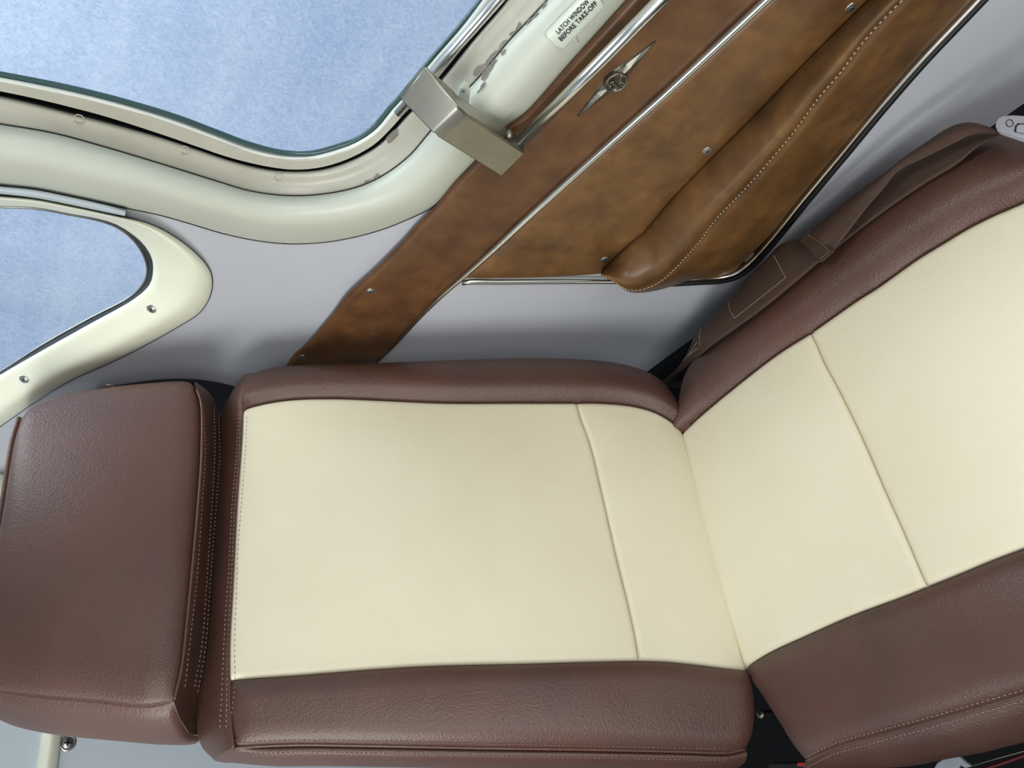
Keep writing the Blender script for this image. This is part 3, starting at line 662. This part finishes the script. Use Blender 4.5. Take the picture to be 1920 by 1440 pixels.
hb = loft('lower_boxing', curve(BACK, HR, HD), curve(BACK, HR1, -0.045), [(0, -0.008, 0), (0, 0.0, 0), (0.1, 0.003, 0), (0.5, 0.012, 0), (0.85, 0.008, 0), (1, 0, 0), (0.95, -0.04, 0)], BN, M['brown'], head, nu=120, rows=26)
HB1 = [(-75, 1318), (-30, 1334), (0, 1350), (20, 1359), (80, 1373), (200, 1386), (300, 1394), (340, 1393), (350, 1388), (357, 1376, -0.032)]
loft('side_boxing', curve(BACK, HB, HD - 0.004), curve(BACK, HB1, -0.030), [(0, -0.008, 0), (0, 0.0, 0), (0.08, 0.003, 0), (0.4, 0.012, 0), (0.85, 0.010, 0), (1, 0, 0), (0.95, -0.05, 0)], BN, M['brown'], head, nu=120, rows=26)
loft('upper_boxing', curve(BACK, HL, HD - 0.012), curve(BACK, HL, -0.08), [(0, -0.006, 0), (0, 0.0, 0), (0.5, 0.0, 0.004), (1, 0, 0)], BN, M['brown'], head, out=-BD, nu=80, rows=16)
loft('wall_side_boxing', curve(BACK, HT, HD - 0.012), curve(BACK, [(a, b + 10) for a, b in HT], -0.07), [(0, -0.006, 0), (0, 0.0, 0), (0.5, 0.0, 0.004), (1, 0, 0)], BN, M['brown'], head, out=W, nu=80, rows=16)
tube('piping', curve(BACK, [(a - 6, b - 3) for a, b in HL], HD - 0.016), 0.0024, M['brown'], head, n=110, seg=8)
tube('piping', curve(BACK, [(a + 2, b) for a, b in HR], HD - 0.001), 0.0013, M['brown'], head, n=110, seg=8)
tube('piping', curve(BACK, HB, HD - 0.005), 0.0012, M['brown'], head, n=110, seg=8)
bh = bvh_of(hb)
for s_ in ([(381, 760), (384, 850), (378, 950), (369, 1080), (358, 1180), (346, 1290)], [(401, 765), (402, 850), (397, 944), (386, 1102), (378, 1208), (364, 1290)], [(410, 775), (411, 850), (405, 944), (393, 1102), (385, 1208), (370, 1300)]):
    stitches('stitching', seen_curve(bh, s_, 0.0003), nrm(BN + BD), M['brown_thread'], head, pitch=0.0046, ln=0.0036, rad=0.0006)
# headrest posts, hidden behind but carrying it
for dx in (0.02, 0.12):
    p0 = J + W * dx - BD * 0.50 - BN * 0.065; tube('post', [p0, p0 - BD * 0.12], 0.006, M['chrome'], head, seg=12)
# --- cushion
def sp(a, s, m=0.0): return J + W * a + CF * s + UP * m
QT = [(1284, 812), (1313, 784), (1380, 728), (1463, 664), (1523, 626)]
QB = [(1404, 1249), (1450, 1222), (1520, 1190), (1600, 1155), (1700, 1118), (1742, 1101)]
QS = [(1523, 626), (1535, 650), (1548, 680), (1580, 740), (1620, 822), (1665, 925), (1700, 1003), (1725, 1062), (1742, 1101)]
QT2 = [(1523, 626), (1570, 593), (1613, 563), (1650, 540), (1720, 490), (1762, 464), (1837, 420), (1920, 383)]
QB2 = [(1742, 1101), (1800, 1078), (1860, 1053), (1920, 1030)]
def ext(c, *pts): 
    P = [c[i] for i in range(0, len(c), max(1, len(c) // 12))] + [c[-1]]
    return cr(np.vstack([P] + [np.array(p)[None] for p in pts]), 200)
qt2 = ext(curve(SEAT, QT2), sp(0.165, 0.47), sp(0.15, 0.52, -0.02)); qb2 = ext(curve(SEAT, QB2), sp(-0.09, 0.38), sp(-0.088, 0.47), sp(-0.085, 0.52, -0.02))
cush = prism('cushion', [sp(0.24, 0.02, -0.04), sp(0.25, 0.25, -0.04), sp(0.22, 0.44, -0.04), sp(0.15, 0.5, -0.05), sp(-0.12, 0.5, -0.05), sp(-0.17, 0.44, -0.04), sp(-0.18, 0.06, -0.04), sp(-0.10, 0.0, -0.04)], UP, 0.10, M['brown'], seat, bevel=0.01)
qj = [sp(0.160, -0.02, -0.05), sp(0.05, -0.02, -0.05), sp(-0.13, -0.02, -0.05)]
qt = curve(SEAT, QT); qb = curve(SEAT, QB)
qt = np.vstack([cr([sp(0.145, -0.03, -0.06), sp(0.149, -0.012, -0.015), qt[0]], 20), qt]); qb = np.vstack([cr([sp(-0.132, -0.03, -0.06), sp(-0.133, -0.012, -0.015), qb[0]], 20), qb])
cp1 = patch('cream_panel', qt, qb, cr([qt[0], qb[0]], 50), curve(SEAT, QS), UP, M['cream'], cush, h=0.006, r=0.006, crown=0.008, edges=(0, 1, 1, 1))
cp2 = patch('cream_panel', qt2, qb2, curve(SEAT, QS), cr([qt2[-1], qb2[-1]], 50), UP, M['cream'], cush, h=0.006, r=0.006, crown=0.010)
CS = [(1279, 800), (1279, 760), (1283, 714), (1296, 682), (1330, 642), (1400, 566), (1500, 474), (1600, 386), (1700, 310), (1800, 262), (1880, 246), (1935, 244)]
cs = ext(curve(SEAT, CS, -0.018), sp(0.225, 0.46, -0.02), sp(0.19, 0.50, -0.025), sp(0.155, 0.52, -0.03))
ct = np.vstack([curve(SEAT, QT), qt2])
bolc = [(0, -0.010, 0), (0, -0.001, 0), (0.08, 0.010, 0), (0.22, 0.020, 0), (0.42, 0.023, 0), (0.75, 0.015, 0), (0.95, 0.004, 0), (1.02, -0.02, 0), (1.0, -0.09, 0)]
cbt = loft('side_bolster', ct, cs, bolc, UP, M['brown'], cush, nu=150, rows=40)
CW = [(1513, 1427), (1563, 1403), (1647, 1379), (1747, 1352), (1847, 1323), (1920, 1302)]
cw = ext(curve(SEAT, CW, 0.0), sp(-0.19, 0.36), sp(-0.175, 0.45), sp(-0.12, 0.51, -0.01))
cbb = np.vstack([curve(SEAT, QB), qb2])
CL = [(1404, 1255), (1414, 1283), (1432, 1307), (1450, 1335), (1467, 1360), (1486, 1391), (1513, 1427)]
cb = patch('side_bolster', cbb, cw, curve(SEAT, CL), cr([cbb[-1], cw[-1]], 40), UP, M['brown'], cush, h=0.010, r=0.02, crown=0.006, skirt=0.05)
CBX = [(1525, 1452), (1600, 1444), (1700, 1438), (1763, 1425), (1826, 1414), (1872, 1403), (1920, 1391)]
cbx1 = ext(curve(SEAT, CBX, -0.035), sp(-0.205, 0.36, -0.05), sp(-0.185, 0.46, -0.05), sp(-0.12, 0.52, -0.05))
cbx = loft('side_boxing', cw, cbx1, [(0, -0.006, 0), (0, 0.002, 0), (0.08, 0.004, 0), (0.5, 0.010, 0), (0.9, 0.006, 0), (1, -0.004, 0), (0.9, -0.06, 0)], UP, M['brown'], cush, nu=120, rows=24)
tube('welt', cw + UP * 0.0005, 0.0019, M['brown'], cush, n=120, seg=8)
bc = bvh_of(cb, cbx, cbt)
for dy in (-9, 11):
    stitches('stitching', seen_curve(bc, [(a, b + dy) for a, b in CW], 0.0003), UP, M['brown_thread'] if dy > 0 else M['brown_thread'], cush, rad=0.0006, ln=0.0036)
# front face of the cushion, past the frame, and the seat base under it
loft('front_boxing', np.vstack([cs[-2:], cr([qt2[-1], qb2[-1]], 50), cw[-2:]]), np.vstack([cs[-2:], cr([qt2[-1], qb2[-1]], 50), cw[-2:]]), [(0, -0.004, 0), (0, -0.01, 0.01), (0, -0.05, 0.014), (0, -0.10, 0.0)], UP, M['brown'], cush, out=CF, nu=50, rows=12)
box('seat_base', J[0] - 0.15, J[0] + 0.2, J[1] - 0.46, J[1] - 0.02, 0.0, J[2] - 0.135, M['black'], seat, bev=0.01)

# ------------------------------------------------------------ seat belt on the wall side
belt = thing('seat_belt', 'brown webbing seat belt lying along the wall side of the cushion', 'seat belt')
def ribbon(name, up, lo, du_, dl, mat=M['belt'], th=0.0014, crownk=0.003):
    a = curve(SEAT, up, du_); b = curve(SEAT, lo, dl); o = loft(name, a, b, [(0, -0.001, 0), (0.5, crownk, 0), (1, -0.001, 0)], UP, mat, belt, nu=90, rows=12)
    s_ = o.modifiers.new('thickness', 'SOLIDIFY'); s_.thickness = th; s_.offset = 0; return o
W1u = [(1240, 717, -.07), (1262, 700, -.05), (1283, 672, -.03), (1296, 645, -.015), (1310, 618, 0), (1330, 600, 0.004), (1372, 558, 0.006), (1405, 517, 0.006), (1440, 483, 0.006), (1452, 468, 0.006), (1470, 455, 0.008), (1500, 448, 0.01), (1522, 436, 0.012)]
W1l = [(1245, 721, -.07), (1262, 708, -.05), (1290, 685, -.02), (1318, 661, 0.008), (1330, 650, 0.014), (1360, 628, 0.02), (1400, 600, 0.022), (1440, 570, 0.022), (1480, 537, 0.022), (1533, 492, 0.022), (1556, 471, 0.022)]
rb1 = ribbon('webbing', W1u, W1l, 0, 0)
Bu = [(1535, 450, 0.004), (1568, 424, 0.004), (1603, 386, 0.002), (1650, 336, -0.002), (1670, 318, -0.004), (1742, 276, -0.004), (1800, 250, 0.0), (1872, 246, 0.006)]
Bl = [(1556, 474), (1600, 438), (1667, 388), (1733, 343), (1792, 307), (1833, 274), (1872, 253)]
ribbon('webbing', Bu, Bl, 0.006, 0.018)
Au = [(1520, 435), (1560, 400), (1600, 366), (1667, 317), (1700, 291), (1737, 266), (1767, 246), (1792, 234), (1817, 230), (1842, 235), (1870, 246)]
Al = [(1558, 470), (1575, 452), (1600, 420), (1625, 388), (1658, 350), (1675, 328), (1688, 317), (1733, 295), (1783, 270), (1825, 251), (1870, 250)]
ribbon('webbing', Au, Al, 0.026, 0.030)
kq = [plane_pt(SEAT, x, y, d) for x, y, d in ((1498, 452, 0.022), (1519, 428, 0.022), (1527, 431, 0.022), (1545, 451, 0.030), (1561, 468, 0.034), (1535, 491, 0.034), (1515, 470, 0.030))]
prism('keeper_loop', kq, UP, 0.006, M['belt'], belt, bevel=0.0012)
bk = bvh_of(rb1)
for s_ in ([(1451, 479), (1463, 500), (1474, 521)], [(1474, 521), (1430, 556), (1378, 597)], [(1378, 597), (1369, 580), (1367, 564)], [(1317, 607), (1313, 625), (1313, 650)], [(1308, 641), (1296, 660), (1270, 688)], [(1303, 636), (1290, 655)], [(1310, 652), (1290, 668)]):
    stitches('stitching', seen_curve(bk, s_, 0.0005, n=40), UP, M['light_thread'], belt, pitch=0.0028, ln=0.0022, rad=0.0004)
kk = [plane_pt(SEAT, x, y, 0.036) for x, y in ((1515, 440), (1531, 450), (1553, 472), (1536, 486))]
stitches('stitching', cr(kk, 60), UP, M['brown_thread'], belt, pitch=0.0022, ln=0.0018, rad=0.0004)
# buckle
bq = [(1871, 249), (1866, 240), (1865, 232), (1868, 223), (1876, 217), (1897, 215), (1925, 217), (1975, 222), (1975, 283), (1920, 265)]
prism('buckle', [plane_pt(SEAT, x, y, 0.040) for x, y in bq], UP, 0.009, M['buckle'], belt, bevel=0.0014, seg=3)
cc = [plane_pt(SEAT, 1893 + 6.6 * math.cos(a), 231 + 6.6 * math.sin(a), 0.0402) for a in np.linspace(0, 2 * math.pi, 22)]
tube('buckle_rivet', cc, 0.00035, M['dark_metal'], belt, seg=6)
prism('button_slot', [plane_pt(SEAT, x, y, 0.0404) for x, y in ((1901, 247), (1903, 236), (1908, 231), (1975, 234), (1975, 266))], UP, 0.003, M['dark_metal'], belt, bevel=0)
prism('button', [plane_pt(SEAT, x, y, 0.0415) for x, y in ((1905, 247), (1906, 237), (1911, 233), (1975, 236), (1975, 263))], UP, 0.003, M['buckle'], belt, bevel=0.0004)
# anchor hook at the foot of the belt
prism('anchor_plate', [plane_pt(SEAT, x, y, -0.075) for x, y in ((1236, 716), (1243, 712), (1290, 716), (1286, 728), (1244, 724))], UP, 0.003, M['dark_metal'], belt, bevel=0.0005)

# ------------------------------------------------------------ small things round the seat
ln_ = thing('luggage_liner', 'dark navy cloth bundle tucked between seat back and grey side wall', 'cloth')
LNu = [(180, 730), (230, 721), (300, 712), (355, 711), (400, 716), (445, 727), (470, 735)]
rows_loft('cloth', [curve('wall', LNu, -0.004), curve('wall', LNu, 0.006), curve('wall', [(a, b + 12) for a, b in LNu], 0.022), curve('wall', [(a, b + 45) for a, b in LNu], 0.028), curve('wall', [(a + 10, b + 100) for a, b in LNu], 0.02)], M['navy'], ln_)
th_ = thing('loose_thread', 'short white thread end sticking out above the headrest', 'thread')
tube('strand', [wall_pt(x, y, 0.03) for x, y in cr([(199, 722), (206, 721), (213, 727), (218, 733)], 20)], 0.0005, M['light_thread'], th_, seg=5)
# rear bulkhead: padded strip, joint and screw
def yb(x, y, d=0.0):
    r = ray(x, y); return CAM + r * ((YB - d - CAM[1]) / r[1])
ybn = v(0, -1, 0)
def yb_loft(name, rows): return rows_loft(name, [cr([yb(x, y, d) for x, y in pts], 100) for pts, d in rows], M['plastic'], None, nu=40)
eL = [(83, 1300), (78, 1372), (75, 1400), (68, 1440), (60, 1500), (10, 1850)]; eR = [(120, 1300), (115, 1372), (112, 1400), (107, 1440), (100, 1500), (50, 1850)]; eM = [(a + 18, b) for a, b in eL]
trim4 = struct(yb_loft('trim_4', [(eL, 0.0), (eL, 0.006), (eM, 0.016), (eR, 0.006), (eR, 0.0)])); 
bbk = bvh_of(wb); panel_screw(bbk, 127, 1393, 0.0095, wb)
tube('panel_joint', [yb(-60, 832, 0.0008), yb(40, 832, 0.0008)], 0.0014, M['dark_metal'], wb, seg=6)
hk = thing('coat_hook', 'small white rounded hook just left of the headrest', 'hook')
tube('hook', [yb(x, y, d) for x, y, d in ((4, 900, 0.0), (0, 915, 0.02), (4, 935, 0.03), (2, 958, 0.02))], 0.010, M['plastic'], hk, seg=10, n=14)
# between cushion and backrest, near side
bo = thing('seat_bolt', 'small metal bolt head in the dark gap below backrest and cushion', 'bolt')
pb = sp(-0.17, 0.0, -0.06); pb = plane_pt(SEAT, 1430, 1338, -0.06)
tube('bolt_head', [pb, pb + v(0, 0, 0.004), pb + v(0, 0, 0.006)], 0.0055, M['steel'], bo, seg=6, taper=lambda t: 1 if t < 0.8 else 0.7)
tube('bolt_shaft', [pb - v(0, 0, 0.03), pb], 0.003, M['dark_metal'], bo, seg=8)
rt_ = thing('belt_latch', 'black belt latch with a red release button at the lower corner of the cushion', 'belt latch')
prism('latch_body', [plane_pt(SEAT, x, y, -0.055) for x, y in ((1440, 1431), (1515, 1431), (1525, 1475), (1440, 1475))], UP, 0.015, M['gasket'], rt_, bevel=0.001)
prism('release_button', [plane_pt(SEAT, x, y, -0.050) for x, y in ((1494, 1430), (1514, 1430), (1519, 1437), (1494, 1437))], UP, 0.006, M['red'], rt_, bevel=0.0005)
sb = thing('seat_bracket', 'grey metal bracket with a notch below the brown cushion edge', 'bracket')
prism('plate', [plane_pt(SEAT, x, y, -0.08) for x, y in ((1748, 1446), (1757, 1431), (1768, 1424), (1798, 1418), (1808, 1427), (1822, 1437), (1808, 1440), (1800, 1434), (1794, 1446))], UP, 0.004, M['buckle'], sb, bevel=0.0005)
rl = thing('seat_track', 'dark seat track with a thin red edge at the lower right corner', 'rail')
tube('track_edge', [plane_pt(SEAT, x, y, -0.10) for x, y in ((1830, 1446), (1870, 1434), (1925, 1415), (1990, 1392))], 0.0016, M['dark_red'], rl, seg=6)
tube('track_rim', [plane_pt(SEAT, x, y, -0.10) for x, y in ((1810, 1440), (1870, 1422), (1925, 1407), (1990, 1384))], 0.0007, M['steel'], rl, seg=6)
